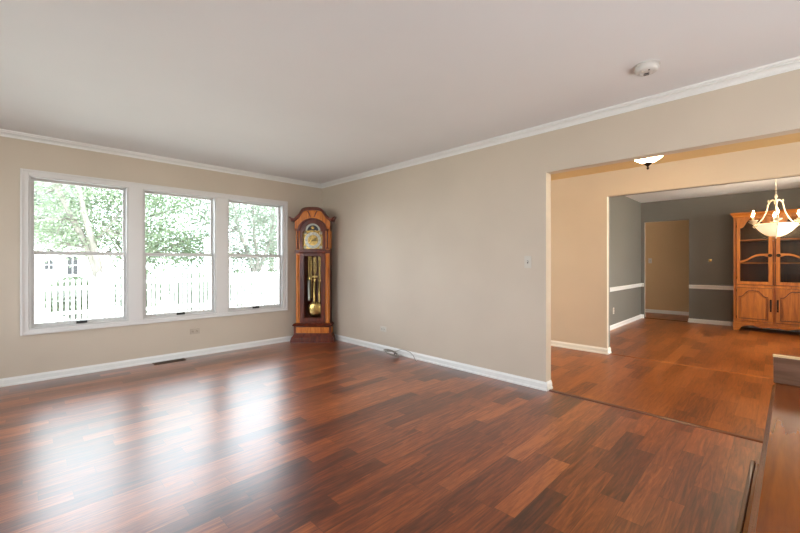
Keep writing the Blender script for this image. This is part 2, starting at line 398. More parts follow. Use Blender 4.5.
# unseen windows added to bring in light, the last four backed by fill lamps
def plain_window(name, axis, h, t0, t1):
    a, b, z0, z1 = h; bm = B(); m_ = (a+b)/2
    def q(p0, p1, q0, q1, s0=t0, s1=t1):
        if axis == 'X': bx(bm, p0, p1, s0, s1, q0, q1)
        else: bx(bm, s0, s1, p0, p1, q0, q1)
    q(a, a+.05, z0, z1); q(b-.05, b, z0, z1); q(m_-.03, m_+.03, z0+.05, z1-.05); q(a+.05, b-.05, z0, z0+.05); q(a+.05, b-.05, z1-.05, z1)
    w = struct(name, bm, VINYL); bm = B(); mid = (t0+t1)/2
    q(a+.05, m_-.03, z0+.05, z1-.05, mid-.002, mid+.002); q(m_+.03, b-.05, z0+.05, z1-.05, mid-.002, mid+.002); obj('pane', bm, PANE, w)
plain_window('window_4', 'Y', LW, XL-.10, XL-.04)
plain_window('window_5', 'X', BW, YB-.10, YB-.04)
plain_window('window_6', 'X', DW, YR-.10, YR-.04)
plain_window('window_7', 'X', (3.9, 4.94, .65, 2.05), YR-.10, YR-.04)
plain_window('window_8', 'X', (3.9, 4.94, .65, 2.05), 5.93, 5.98)
plain_window('window_9', 'X', (9.68, 10.42, .9, 2.0), 3.93, 3.98)

# ------------------------------------------------------------------ grandfather clock, set across the corner
clk = thing('grandfather_clock', 'tall cherry wood grandfather clock with brass dial standing in the room corner', 'clock', (3.027, 4.890, 0), -YAW)
def plan(hw, y0, y1, lim=.485):
    yc = min(max(lim-hw, y0+.02), y1-.005); w1 = min(hw, lim-y1)
    return [(-hw, y0), (hw, y0), (hw, yc), (w1, y1), (-w1, y1), (-hw, yc)]
bm = B(); loft(bm, [(plan(.322, 0, .262), 0), (plan(.322, 0, .262), .035), (plan(.315, .006, .262), .045), (plan(.312, .008, .262), .068), (plan(.296, .022, .262), .088), (plan(.287, .03, .262), .105), (plan(.283, .034, .262), .115)])
obj('base_plinth', bm, CLOCKW, clk)
bm = B(); loft(bm, [(plan(.277, .034, .262), .115), (plan(.277, .034, .262), .235)]); obj('base_box', bm, CLOCKW, clk)
bm = B(); bx(bm, -.245, .245, .027, .036, .135, .222); obj('base_panel', bm, CLOCKL, clk, .003)
bm = B(); bx(bm, .276, .281, .06, .17, .135, .222); obj('side_panel', bm, CLOCKL, clk, .002)
bm = B(); loft(bm, [(plan(.279, .032, .262), .235), (plan(.296, .018, .262), .245), (plan(.299, .015, .262), .256), (plan(.285, .026, .262), .268), (plan(.266, .04, .262), .282)]); obj('base_moulding', bm, CLOCKW, clk)
# trunk: back, sides, front stiles
FY = .045
bm = B()
bx(bm, -.225, .225, .243, .262, .282, 1.84); bx(bm, -.250, -.235, FY, .235, .282, 1.84); bx(bm, .235, .250, FY, .235, .282, 1.84)
prism(bm, [(-.250, .235), (-.235, .235), (-.215, .262), (-.223, .262)], .282, 1.84, 'Z'); prism(bm, [(.250, .235), (.235, .235), (.215, .262), (.223, .262)], .282, 1.84, 'Z')
bx(bm, -.236, .236, FY+.01, .245, .282, .30); bx(bm, -.236, .236, FY+.03, .245, 1.82, 1.84)
obj('case', bm, CLOCKW, clk)
for s in (-1, 1):
    bm = B(); bx(bm, min(s*.190, s*.2505), max(s*.190, s*.2505), FY-.003, FY+.022, .282, 1.70); st = obj('front_stile', bm, CLOCKL, clk, .003)
    bm = B(); lathe(bm, [(0, .30), (.019, .30), (.019, .33), (.014, .34), (.0145, 1.26), (.019, 1.27), (.019, 1.30), (0, 1.30)], (s*.222, FY-.008, 0), 16); obj('trunk_column', bm, CLOCKL, st, smooth=True)
    bm = B(); lathe(bm, [(0, 1.385), (.018, 1.385), (.018, 1.41), (.012, 1.42), (.012, 1.65), (.018, 1.66), (.018, 1.685), (0, 1.685)], (s*.222, FY-.010, 0), 16); obj('hood_column', bm, CLOCKW, st, smooth=True)
    bm = B(); bx(bm, min(s*.186, s*.262), max(s*.186, s*.262), FY-.03, FY+.02, 1.69, 1.735); obj('capital', bm, CLOCKL, clk, .005)
# long door
bm = B(); framebox(bm, -.188, .188, .30, 1.325, .062, .062, .062, .045, FY-.018, FY+.008); dr = obj('trunk_door', bm, CLOCKW, clk, .005)
bm = B(); bx(bm, -.128, .128, FY-.006, FY-.003, .36, 1.282); obj('door_glass', bm, CPANE, dr)
bm = B(); lathe(bm, [(0, 0), (.008, .002), (.006, .014), (0, .018)], (0, 0, 0), 12, Matrix.Translation((-.165, FY-.018, .93)) @ Matrix.Rotation(PI/2, 4, 'X')); bx(bm, -.170, -.160, FY-.02, FY-.016, .905, .955); obj('door_latch', bm, IRON, dr)
bm = B(); prism(bm, [(FY-.035, 1.335), (FY-.035, 1.372), (FY+.02, 1.385), (FY+.02, 1.322), (FY-.015, 1.322)], -.20, .20, 'X'); obj('waist_moulding', bm, CLOCKW, clk, .003)
for s in (-1, 1):
    bm = B(); bx(bm, min(s*.20, s*.262), max(s*.20, s*.262), FY-.025, FY+.02, 1.322, 1.375); obj('waist_block', bm, CLOCKW, clk, .004)
# hood door with arched opening round the dial
def arch(hw, zs, r, zb, n=20, cz=None):
    """rectangle with a half round top, from bottom left clockwise"""
    pts = [(-hw, zb), (-hw, zs)]
    pts += [(-r*math.cos(PI*i/n), zs + r*math.sin(PI*i/n)) for i in range(n+1)]
    pts += [(hw, zs), (hw, zb)]
    return pts
inn = arch(.147, 1.650, .118, 1.388); out = arch(.188, 1.650, .188, 1.376)
bm = B(); stripband(bm, out, inn, FY-.012, FY+.012, 'Y', True); hd = obj('hood_door', bm, CLOCKW, clk, .003)
bm = B(); prism(bm, arch(.147, 1.650, .118, 1.388), FY-.002, FY+.001, 'Y'); obj('dial_glass', bm, CPANE, hd)
bm = B(); prism(bm, arch(.160, 1.650, .13, 1.380), FY+.022, FY+.028, 'Y'); dial = obj('dial_plate', bm, BRASS, clk)
bm = B(); R_ = Matrix.Translation((0, FY+.020, 1.520)) @ Matrix.Rotation(PI/2, 4, 'X')
lathe(bm, [(.080, 0), (.122, 0), (.122, .004), (.080, .004)], (0, 0, 0), 48, R_, True); n0 = len(bm.faces)
for k in range(12):
    an = k*PI/6; ca, sa = math.cos(an), math.sin(an)
    u = Vector((sa, 0, ca)); v = Vector((ca, 0, -sa)); c = Vector((0, FY+.0145, 1.520))
    for off in ((0,) if k % 3 else (-.004, .004)):
        p = [c+u*r+v*(off+w) for r, w in ((.088, -.0016), (.088, .0016), (.114, .0016), (.114, -.0016))]
        bm.faces.new([bm.verts.new(q) for q in p]).material_index = 1
obj('chapter_ring', bm, [SILVER, BLACK], dial)
bm = B(); c = Vector((0, FY+.012, 1.520))
for ang, ln, w in ((math.radians(88), .075, .006), (math.radians(60), .10, .004)):
    u = Vector((math.sin(ang), 0, math.cos(ang))); v = Vector((u.z, 0, -u.x))
    for t_ in (0, .002):
        pass
    A = [c-u*.015+v*w*.5, c+u*ln*.6+v*w, c+u*ln, c+u*ln*.6-v*w, c-u*.015-v*w*.5]
    lo = [bm.verts.new(q) for q in A]; hi = [bm.verts.new(q+Vector((0, -.002, 0))) for q in A]
    bm.faces.new(lo); bm.faces.new(hi[::-1])
    for i in range(5): bm.faces.new((lo[i], hi[i], hi[(i+1) % 5], lo[(i+1) % 5]))
obj('clock_hands', bm, IRON, dial)
for px_, pz_ in ((-.118, 1.415), (.118, 1.415), (-.118, 1.628), (.118, 1.628)):
    bm = B(); lathe(bm, [(0, .004), (.010, .005), (.022, .002), (.024, 0)], (0, 0, 0), 8, Matrix.Translation((px_, FY+.021, pz_)) @ Matrix.Rotation(PI/2, 4, 'X')); obj('spandrel', bm, SILVER, dial, smooth=True)
bm = B(); prism(bm, [(-.09*math.cos(PI*i/20), 1.668+.09*math.sin(PI*i/20)) for i in range(21)], FY+.014, FY+.021, 'Y'); moon = obj('moon_dial', bm, MOONM, dial)
bm = B(); stripband(bm, [(-.112*math.cos(PI*i/20), 1.664+.108*math.sin(PI*i/20)) for i in range(21)], [(-.084*math.cos(PI*i/20), 1.664+.080*math.sin(PI*i/20)) for i in range(21)], FY+.010, FY+.020, 'Y'); obj('moon_arch', bm, SILVER, dial)
bm = B(); lathe(bm, [(0, .004), (.024, .003), (.026, 0)], (0, 0, 0), 24, Matrix.Translation((0, FY+.013, 1.708)) @ Matrix.Rotation(PI/2, 4, 'X')); obj('moon_disc', bm, BRASS, dial, smooth=True)
# arched hood rail and pediment
def swan(off=0.0):
    P = []
    L = [(-.318, 1.828), (-.285, 1.836), (-.255, 1.848), (-.225, 1.868), (-.198, 1.898), (-.176, 1.935), (-.155, 1.966), (-.125, 1.984), (-.09, 1.992), (-.045, 1.996)]
    L = L + [(0, 1.997)] + [(-x, z) for x, z in L[::-1]]
    return [(x*(1-off*1.2), z-off) for x, z in L]
o_ = swan(0); i_ = swan(.034)
bm = B(); stripband(bm, o_, i_, FY-.055, .16, 'Y'); obj('swan_crown_moulding', bm, CLOCKW, clk, .004)
bm = B(); stripband(bm, [(x*.97, z+.012) for x, z in o_[2:-2]], [(x*.97, z-.004) for x, z in o_[2:-2]], FY-.065, .14, 'Y'); obj('crown_cap', bm, CLOCKW, clk, .003)
for s in (-1, 1):
    bm = B(); pts = [(s*.295, 1.815), (s*.335, 1.850), (s*.345, 1.866), (s*.322, 1.862), (s*.292, 1.846)]
    prism(bm, pts if s > 0 else pts[::-1], FY-.062, .15, 'Y'); obj('horn', bm, CLOCKW, clk, .003)
fas_top = [(x, z) for x, z in i_]
n_ = len(fas_top)
arc_o = [(-.205*math.cos(PI*i/(n_-1)), 1.655+.19*math.sin(PI*i/(n_-1))) for i in range(n_)]
arc_o = [(max(-.262, min(.262, x*1.28)) if z < 1.70 else x*1.12, z) for x, z in arc_o]
bm = B(); stripband(bm, [(max(-.262, min(.262, x)), z) for x, z in fas_top], arc_o, FY-.022, FY+.018, 'Y'); obj('pediment_face', bm, CLOCKL, clk)
bm = B(); stripband(bm, [(-.218*math.cos(PI*i/20), 1.665+.182*math.sin(PI*i/20)) for i in range(21)], [(-.186*math.cos(PI*i/20), 1.655+.182*math.sin(PI*i/20)) for i in range(21)], FY-.034, FY+.012, 'Y'); obj('arch_moulding', bm, CLOCKW, clk, .004)
for s in (-1, 1):
    bm = B(); A = [(s*.022, 1.862), (s*.032, 1.862), (s*.062, 1.925), (s*.080, 1.952), (s*.060, 1.952), (s*.042, 1.92)]
    prism(bm, A if s < 0 else A[::-1], FY-.030, FY-.018, 'Y'); obj('keystone_rib', bm, CLOCKW, clk, .002)
bm = B(); prism(bm, [(-.205, 1.84), (.205, 1.84), (.15, 1.93), (.07, 1.955), (-.07, 1.955), (-.15, 1.93)], FY+.012, .20, 'Y'); obj('hood_roof', bm, CLOCKW, clk)
for s in (-1, 1):
    bm = B(); bx(bm, min(s*.248, s*.262), max(s*.248, s*.262), FY-.02, .215, 1.69, 1.835); obj('hood_side', bm, CLOCKW, clk, .003)
for s in (-1, 1):
    bm = B(); bx(bm, min(s*.250, s*.258), max(s*.250, s*.258), .08, .20, 1.40, 1.66); obj('side_grille', bm, CLOCKL, clk, .002)
bm = B(); bx(bm, -.22, .22, FY+.035, .24, 1.32, 1.335); obj('movement_board', bm, CLOCKW, clk)
# pendulum, weights, chime rods
bm = B(); tube(bm, [(.012, .14, 1.32), (.012, .14, .52)], .004, 8)
for dx in (-.03, -.015, .015, .03): tube(bm, [(.012+dx*.5, .138, 1.27), (.012+dx, .138, 1.12), (.012+dx*.4, .138, 1.02)], .004, 6)
bx(bm, -.028, .052, .134, .142, .96, .985); bx(bm, -.018, .042, .134, .142, .58, .60)
pn = obj('pendulum_rod', bm, BRASS, clk)
bm = B(); lathe(bm, [(0, .016), (.06, .012), (.098, .004), (.104, 0), (.098, -.004), (0, -.012)], (0, 0, 0), 40, Matrix.Translation((.012, .138, .475)) @ Matrix.Scale(1.12, 4) @ Matrix.Rotation(PI/2, 4, 'X')); obj('pendulum_disc', bm, BRASS, pn, smooth=True)
for wx_, z0, mm in ((-.066, .61, SILVER), (.014, .58, BRASS), (.092, .58, BRASS)):
    bm = B(); lathe(bm, [(0, z0), (.012, z0), (.020, z0+.010), (.020, z0+.30), (.012, z0+.312), (0, z0+.312)], (wx_, .095, 0), 18); wt = obj('weight', bm, mm, clk, smooth=True)
    bm = B(); tube(bm, [(wx_, .095, z0+.312), (wx_, .095, 1.32)], .0022, 6); lathe(bm, [(.006, -.002), (.020, -.004), (.020, .004), (.006, .002)], (0, 0, 0), 14, Matrix.Translation((wx_, .095, z0+.345)) @ Matrix.Rotation(PI/2, 4, 'X'), True); obj('pulley_cable', bm, BRASS, wt)
for k, xx in enumerate((-.098, -.075, -.052, .060, .082, .104)):
    bm = B(); tube(bm, [(xx, .20, 1.31), (xx, .20, .72-.04*k if k < 3 else .60+.04*k)], .0075, 10); obj('chime_tube', bm, BRASS, clk, smooth=True)

# ------------------------------------------------------------------ china hutch in dining room (local: x along world -Y, front faces -X)
HX, HY = 8.883, .067
ht = thing('china_hutch', 'honey oak china hutch with glass upper doors against the grey dining wall', 'cabinet', (HX, HY, 0))
D0, D1 = 0.0, .510                                     # front / back along world X
HW = .512
bm = B()
bx(bm, .02, D1, HW-.022, HW, .0, 2.0); bx(bm, .02, D1, -HW, -HW+.022, 0, 2.0)
bx(bm, .02, D1, -HW+.022, HW-.022, .10, .125); bx(bm, .02, D1, -HW+.022, HW-.022, .755, .785); bx(bm, .02, D1, -HW+.022, HW-.022, 1.975, 2.0)
obj('carcass', bm, HUTCHW, ht)
bm = B(); bx(bm, D1-.012, D1-.002, -HW+.022, HW-.022, .125, 1.975); obj('back_panel', bm, HUTCHD, ht)
bm = B()
for s in (-1, 1): bx(bm, 0, .02, min(s*.472, s*HW), max(s*.472, s*HW), .0, 1.90)
bx(bm, 0, .02, -.472, .472, .755, .80); bx(bm, 0, .02, -.472, .472, .135, .175); bx(bm, 0, .02, -HW, HW, 1.90, 2.0); bx(bm, 0, .02, -.020, .020, .175, .755); bx(bm, 0, .02, -.010, .010, .80, 1.90)
obj('face_frame', bm, HUTCHW, ht, .002)
bm = B(); prism(bm, [(.0, 1.985), (-.012, 1.985), (-.016, 2.005), (-.045, 2.03), (-.052, 2.034), (-.052, 2.055), (.0, 2.058), (D1, 2.058), (D1, 1.985)][::-1], 0, 0, 'Y') if False else None
def crown_ring(z_offs):
    return [([(-o, -HW-o), (D1, -HW-o), (D1, HW+o), (-o, HW+o)], z) for o, z in z_offs]
loft(bm, crown_ring([(.002, 1.975), (.008, 1.985), (.010, 2.0), (.022, 2.012), (.036, 2.030), (.040, 2.034), (.040, 2.055), (.036, 2.058)])); obj('crown_moulding', bm, HUTCHX, ht)
# skirt with scalloped cut
top = [(HW-(2*HW)*i/48, .145) for i in range(49)]
def sk(y):
    u = abs(y)
    if u > .435: return 0.0
    e = .088 + .022*math.cos(u/.435*PI*3)*(.4+.6*(u/.435)) - .012*(1 if u < .05 else 0)
    return e*min(1, (.435-u)/.02)
bot = [(y, max(0, sk(y))) for y, _ in top]
bm = B(); stripband(bm, top, bot, -.012, .008, 'X'); obj('skirt', bm, HUTCHX, ht, .002)
for s in (-1, 1):
    bm = B(); bx(bm, .008, D1, min(s*HW, s*(HW+.012)), max(s*HW, s*(HW+.012)), 0, .137); obj('side_skirt', bm, HUTCHW, ht)
for z in (1.178, 1.577):
    bm = B(); bx(bm, .06, D1-.012, -HW+.022, HW-.022, z-.011, z+.011); obj('shelf', bm, HUTCHX, ht, .003)
def archline(y0, y1, zs, rise, n=24):
    """ogee cathedral arch from y0 to y1, shoulders at zs"""
    P = []
    for i in range(n+1):
        u = i/n; t_ = 1-abs(2*u-1)
        e = 0 if t_ < .12 else (1-math.cos(min(1, (t_-.12)/.62)*PI))/2
        P.append((y0+(y1-y0)*u, zs+rise*e))
    return P
for s in (-1, 1):
    a, b = s*.018, s*.468; g0, g1 = s*.070, s*.424
    lo, hi = min(a, b), max(a, b); gl, gh = min(g0, g1), max(g0, g1)
    # glass door
    ai = archline(gl, gh, 1.785, .16)
    inner = [(gl, .862)] + ai + [(gh, .862)]
    n = len(ai); outer = [(lo, .806)] + [(lo+(hi-lo)*i/(n-1), 1.955 if True else 0) for i in range(n)] + [(hi, .806)]
    bm = B(); stripband(bm, outer, inner, -.020, -.001, 'X', True); gd = obj('glass_door', bm, HUTCHW, ht, .002)
    bm = B(); bx(bm, -.010, -.007, gl-.01, gh+.01, .85, 1.94); obj('door_pane', bm, CPANE, gd)
    # curved muntin rising to the middle stile
    pts = [(0, 1.205), (.12, 1.212), (.28, 1.240), (.42, 1.278), (.56, 1.305), (.70, 1.318), (.85, 1.318), (.93, 1.312), (1, 1.308)]
    up = [(g1+(g0-g1)*u, z+.017+.010*(u > .85)) for u, z in pts]; dn = [(g1+(g0-g1)*u, z-.017-.010*(u > .85)) for u, z in pts]
    bm = B(); stripband(bm, up, dn, -.022, -.005, 'X'); obj('curved_muntin', bm, HUTCHX, gd, .003)
    bm = B(); lathe(bm, [(0, .020), (.018, .018), (.025, .010), (.014, .004), (.027, .002), (.027, 0)], (0, 0, 0), 16, Matrix.Translation((-.022, s*.050, 1.305)) @ Matrix.Rotation(-PI/2, 4, 'Y')); obj('knob', bm, IRON, gd, smooth=True)
    # lower door with raised cathedral panel
    bm = B(); bx(bm, -.012, -.001, lo, hi, .180, .750); ld = obj('lower_door', bm, HUTCHW, ht, .002)
    pl, ph = min(s*.075, s*.440), max(s*.075, s*.440)
    bm = B(); ai = archline(pl, ph, .600, .105); ao = archline(lo, hi, .750, 0)
    n = len(ai); stripband(bm, [(lo, .18)] + ao + [(hi, .18)], [(pl, .218)] + ai + [(ph, .218)], -.022, -.012, 'X', True); obj('door_frame', bm, HUTCHW, ld, .002)
    bm = B(); ai = archline(pl+.022, ph-.022, .585, .095); prism(bm, [(pl+.022, .238)] + ai + [(ph-.022, .238)], -.019, -.012, 'X'); obj('raised_panel', bm, HUTCHW, ld, .006)
    bm = B(); ai = archline(pl+.004, ph-.004, .598, .104); ao = archline(pl-.003, ph+.003, .604, .106)
    stripband(bm, [(pl-.003, .216)] + ao + [(ph+.003, .216)], [(pl+.006, .226)] + [(y, z-.006) for y, z in ai] + [(ph-.006, .226)], -.0235, -.012, 'X', True); obj('panel_bead', bm, HUTCHD, ld)
    bm = B(); yy = s*.042
    tube(bm, [(-.022, yy, .385), (-.042, yy, .405), (-.046, yy, .46), (-.042, yy, .52), (-.022, yy, .54)], [.006, .006, .008, .006, .006], 8)
    for zz in (.37, .555): lathe(bm, [(0, .003), (.012, .002), (.012, 0)], (0, 0, 0), 12, Matrix.Translation((-.023, yy, zz)) @ Matrix.Rotation(-PI/2, 4, 'Y'))
    bx(bm, -.025, -.022, yy-.010, yy+.010, .365, .56); obj('pull_handle', bm, IRON, ld, smooth=True)
    for zz in (.24, .70, .92, 1.82):
        bm = B(); tube(bm, [(-.014, s*.472, zz-.022), (-.014, s*.472, zz+.022)], .005, 8); obj('hinge', bm, IRON, ht)

# ------------------------------------------------------------------ chandelier
cxx, cyy, ZDL = 7.40, .040, 2.367
cd = thing('chandelier', 'cream metal chandelier with candle bulbs and a glowing bowl in the dining room', 'chandelier', (cxx, cyy, -.108), .07)
cd.scale = (.766, .766, 1.09)
bm = B(); lathe(bm, [(0, ZDL-.001), (.06, ZDL-.001), (.06, ZDL-.010), (.035, ZDL-.028), (.010, ZDL-.040), (0, ZDL-.040)], n=24); obj('ceiling_canopy', bm, CREAM, cd, smooth=True)
bm = B(); tube(bm, [(0, 0, ZDL-.04), (0, 0, 2.06)], .003, 6)
k = 0; z = 2.06
while z < ZDL-.05:
    R = Matrix.Translation((0, 0, z)) @ Matrix.Rotation(PI/2*(k % 2), 4, 'Z') @ Matrix.Rotation(PI/2, 4, 'X')
    rr = [R @ Vector((.007*math.cos(2*PI*i/10), .014*math.sin(2*PI*i/10), 0)) for i in range(11)]
    tube(bm, rr, .0018, 5, False); z += .023; k += 1
obj('chain', bm, CREAM, cd)
bm = B(); lathe(bm, [(0, 2.065), (.008, 2.06), (.012, 2.05), (.02, 2.035), (.022, 2.02), (.012, 2.005), (.010, 1.99), (.024, 1.975), (.028, 1.955), (.020, 1.935), (.010, 1.915), (.010, 1.72), (.022, 1.70), (.010, 1.68), (.008, 1.56), (0, 1.56)], n=20); obj('centre_column', bm, CREAM, cd, smooth=True)
bm = B(); lathe(bm, [(0, 1.537), (.07, 1.540), (.14, 1.560), (.20, 1.595), (.25, 1.640), (.278, 1.678), (.286, 1.680), (.288, 1.672), (.256, 1.628), (.205, 1.582), (.145, 1.547), (.07, 1.528), (0, 1.525)], n=48); obj('glass_bowl', bm, BOWL, cd, smooth=True)
bm = B(); lathe(bm, [(0, 1.485), (.008, 1.49), (.012, 1.50), (.006, 1.512), (.018, 1.52), (.020, 1.530), (0, 1.530)], n=16); obj('finial', bm, CREAM, cd, smooth=True)
for k in range(6):
    an = math.radians(60*k)  ; ca, sa = math.cos(an), math.sin(an)
    def P(r, z): return (r*ca, r*sa, z)
    bm = B()
    if k % 2: tube(bm, [P(.020, 1.975), P(.05, 1.985), P(.09, 1.965), P(.115, 1.925), P(.125, 1.88), P(.150, 1.82), P(.19, 1.765), P(.24, 1.72), P(.29, 1.692), P(.33, 1.685), P(.348, 1.70)], [.010, .010, .010, .010, .0095, .009, .009, .0085, .008, .008, .008], 8)
    if k % 2: tube(bm, [P(.09, 1.965), P(.108, 1.962), P(.118, 1.975), P(.112, 1.988), P(.100, 1.985)], .007, 6)          # top curl
    tube(bm, [P(.25, 1.69), P(.29, 1.655), P(.325, 1.645), P(.345, 1.660), P(.335, 1.678), P(.320, 1.670)], .006, 6)  # lower curl
    if k % 2 == 0: tube(bm, [P(.275, 1.69), P(.30, 1.676), P(.33, 1.682), P(.348, 1.70)], .008, 6)
    if k % 2: tube(bm, [P(.29, 1.68), P(.25, 1.628), P(.205, 1.577), P(.145, 1.540), P(.07, 1.521), P(.015, 1.517)], .005, 6)  # rib under bowl
    arm = obj('arm', bm, CREAM, cd, smooth=True)
    bm = B(); lathe(bm, [(0, 1.695), (.018, 1.70), (.045, 1.712), (.062, 1.722), (.064, 1.727), (.044, 1.722), (.014, 1.716), (0, 1.716)], P(.350, 0), 24); obj('drip_pan', bm, CREAM, arm, smooth=True)
    bm = B(); lathe(bm, [(0, 1.716), (.011, 1.716), (.011, 1.785), (0, 1.785)], P(.350, 0), 14); obj('candle_sleeve', bm, CREAM, arm, smooth=True)
    bm = B(); lathe(bm, [(0, 1.785), (.007, 1.787), (.014, 1.80), (.015, 1.812), (.009, 1.832), (.003, 1.85), (0, 1.853)], P(.350, 0), 12); obj('bulb', bm, BULB, arm, smooth=True)

# ------------------------------------------------------------------ flush ceiling light in hall
fl = thing('flush_ceiling_light', 'lit white glass dome with bronze finial on the hall ceiling', 'ceiling light', (4.4, .927, 0))
fl.scale = (.93, .93, 1)
bm = B(); lathe(bm, [(0, ZH-.001), (.09, ZH-.001), (.09, ZH-.02), (.075, ZH-.03), (0, ZH-.03)], n=32); obj('ceiling_plate', bm, IRON, fl, smooth=True)
bm = B(); lathe(bm, [(.02, 2.178), (.07, 2.195), (.115, 2.222), (.145, 2.252), (.155, 2.272), (.158, 2.268), (.150, 2.244), (.118, 2.212), (.07, 2.184), (.02, 2.168)], n=48, closed=True); obj('glass_dome', bm, DOME, fl, smooth=True)
bm = B(); lathe(bm, [(0, ZH-.03), (.008, ZH-.03), (.008, 2.18), (.040, 2.172), (.034, 2.160), (.014, 2.145), (.007, 2.135), (.012, 2.125), (.012, 2.115), (.004, 2.108), (0, 2.106)], n=20); obj('finial', bm, IRON, fl, smooth=True)

# ------------------------------------------------------------------ smoke detector
sd = thing('smoke_detector', 'round white smoke detector on the living room ceiling', 'smoke detector', (2.82, .60, ZC), .3)
sd.scale = (.86, .86, 1)
bm = B(); lathe(bm, [(0, -.001), (.084, -.001), (.084, -.008), (0, -.008)], n=40); obj('mounting_plate', bm, PLASTIC, sd, smooth=True)
bm = B(); lathe(bm, [(.05, -.008), (.076, -.008), (.078, -.020), (.074, -.036), (.066, -.044), (.048, -.047), (.046, -.043), (.044, -.047), (.022, -.048), (.018, -.046), (0, -.046)], n=40); bo = obj('housing', bm, PLASTIC, sd, smooth=True)
bm = B(); lathe(bm, [(0, -.052), (.010, -.051), (.012, -.046), (0, -.046)], (-.028, .028, 0), 14); obj('test_button', bm, PLATE, bo, smooth=True)
bm = B()
for q in range(5): bx(bm, .008+q*.008, .011+q*.008, -.018, .018, -.0485, -.046)
obj('sounder_grille', bm, SLOT, bo)
bm = B(); lathe(bm, [(0, -.0495), (.006, -.049), (.006, -.046), (0, -.046)], (-.045, -.010, 0), 10); obj('sensor_port', bm, SLOT, bo)

# ------------------------------------------------------------------ outlets, switches, knob
def plate(name, label, cat, loc, rotz, m, kind, horiz=False):
    """local: plate lies in XZ, faces -Y"""
    o = thing(name, label, cat, loc, rotz)
    w, h = (.0575, .035) if horiz else (.035, .0575)
    bm = B(); bx(bm, -w, w, -.006, -.0005, -h, h); obj('cover_plate', bm, m, o, .003)
    if kind == 'outlet':
        for s in (-1, 1):
            cx_, cz_ = (s*.024, 0) if horiz else (0, s*.024)
            bm = B(); lathe(bm, [(0, .0095), (.0165, .009), (.0175, .006)], (0, 0, 0), 20, Matrix.Translation((cx_, 0, cz_)) @ Matrix.Rotation(PI/2, 4, 'X')); sk_ = obj('socket', bm, m, o)
            bm = B()
            for t_ in (-1, 1): bx(bm, cx_+t_*.007-.0015, cx_+t_*.007+.0015, -.0103, -.009, cz_-.002, cz_+.007)
            bx(bm, cx_-.003, cx_+.003, -.0103, -.009, cz_-.011, cz_-.006)
            obj('slots', bm, SLOT, sk_)
    elif kind == 'switch':
        bm = B(); bx(bm, -.006, .006, -.0075, -.006, -.013, .013); obj('toggle_slot', bm, SLOT, o)
        bm = B(); prism(bm, [(-.006, -.004), (-.016, .006), (-.015, .010), (-.006, .006)], -.004, .004, 'X'); obj('toggle', bm, m, o)
    return o
plate('wall_outlet', 'tan double outlet low on the wall under the windows', 'outlet', (1.539, YA, .317), 0, TANPLATE, 'outlet', True)
plate('wall_outlet', 'white double outlet low on the long plain wall above the coiled cable', 'outlet', (XB, 3.749, .294), PI/2, PLATE, 'outlet', True).rotation_euler = (0, 0, -PI/2)
plate('light_switch', 'ivory toggle light switch beside the wide living room opening', 'light switch', (XB, 1.700, 1.188), -PI/2, PLATE, 'switch')
plate('wall_outlet', 'small grey outlet below the dining room chair rail', 'outlet', (7.499, 2.108, .322), 0, PLATE, 'outlet')
plate('light_switch', 'white toggle light switch on the tan wall seen through the far doorway', 'light switch', (XE, 2.185, 1.233), -PI/2, PLASTIC, 'switch')
kb = thing('wall_fitting', 'tiny round brass fitting on the grey wall between far doorway and hutch', 'wall fitting', (XD, .955, 1.228), -PI/2)
bm = B(); lathe(bm, [(0, .022), (.012, .020), (.018, .012), (.016, .006), (.028, .003), (.028, 0.0005)], (0, 0, 0), 20, Matrix.Rotation(PI/2, 4, 'X')); obj('dial', bm, BRASS, kb, smooth=True)

# ------------------------------------------------------------------ floor register under the windows
fv = thing('floor_register', 'brown metal floor register at the baseboard below the windows', 'vent', (1.235, 5.135, 0))
bm = B(); framebox(bm, -.165, .165, 0, 1, .012, .012, 0, 0, 0, 0) if False else None
bx(bm, -.165, .165, -.055, -.045, 0.0005, .006); bx(bm, -.165, .165, .045, .055, 0.0005, .006); bx(bm, -.165, -.150, -.045, .045, 0.0005, .006); bx(bm, .150, .165, -.045, .045, 0.0005, .006)
obj('frame', bm, VENTM, fv, .001)
bm = B(); bx(bm, -.150, .150, -.045, .045, .0004, .0012); obj('duct_opening', bm, BLACK, fv)
bm = B()
for q in range(24): bx(bm, -.147+q*.0125, -.1425+q*.0125, -.045, .045, .0014, .0055)
bx(bm, -.150, .150, -.003, .003, .0014, .0057); obj('grille', bm, VENTM, fv)

# ------------------------------------------------------------------ coiled cable on the floor
cb = thing('coiled_cable', 'loosely coiled pale grey cable lying on the floor by the long wall baseboard', 'cable', (3.265, 3.44, 0))
random.seed(5)
pts = []
for i in range(150):
    t_ = i/149; an = t_*2*PI*4.3 + 1.0
    r = .085 + .018*math.sin(an*1.37+2) ; zz = .006 + .020*t_ + .055*abs(math.sin(an*.5+.6))
    pts.append((r*math.cos(an)*.75 + .01*math.sin(an*.31), r*math.sin(an)*1.15, zz))
pts += [(.02, -.06, .075), (.065, -.10, .098), (.085, -.17, .100), (.085, -.25, .085), (.08, -.31, .055), (.07, -.345, .018), (.068, -.36, .004)]
bm = B(); tube(bm, pts, .0042, 6); obj('cable', bm, CABLE, cb, smooth=True)
bm = B(); tube(bm, [(-.02, .02, .050), (-.045, -.012, .046)], .0065, 8); obj('connector', bm, CHROME, cb)
bm = B(); tube(bm, [(.068, -.36, .010), (.066, -.378, .006)], .005, 8); obj('connector', bm, CHROME, cb)
bm = B(); tube(bm, [(.03, -.02, .010), (.032, -.03, .045), (.045, -.035, .050), (.060, -.04, .03)], .006, 8); obj('cable_tie', bm, BLACK, cb)

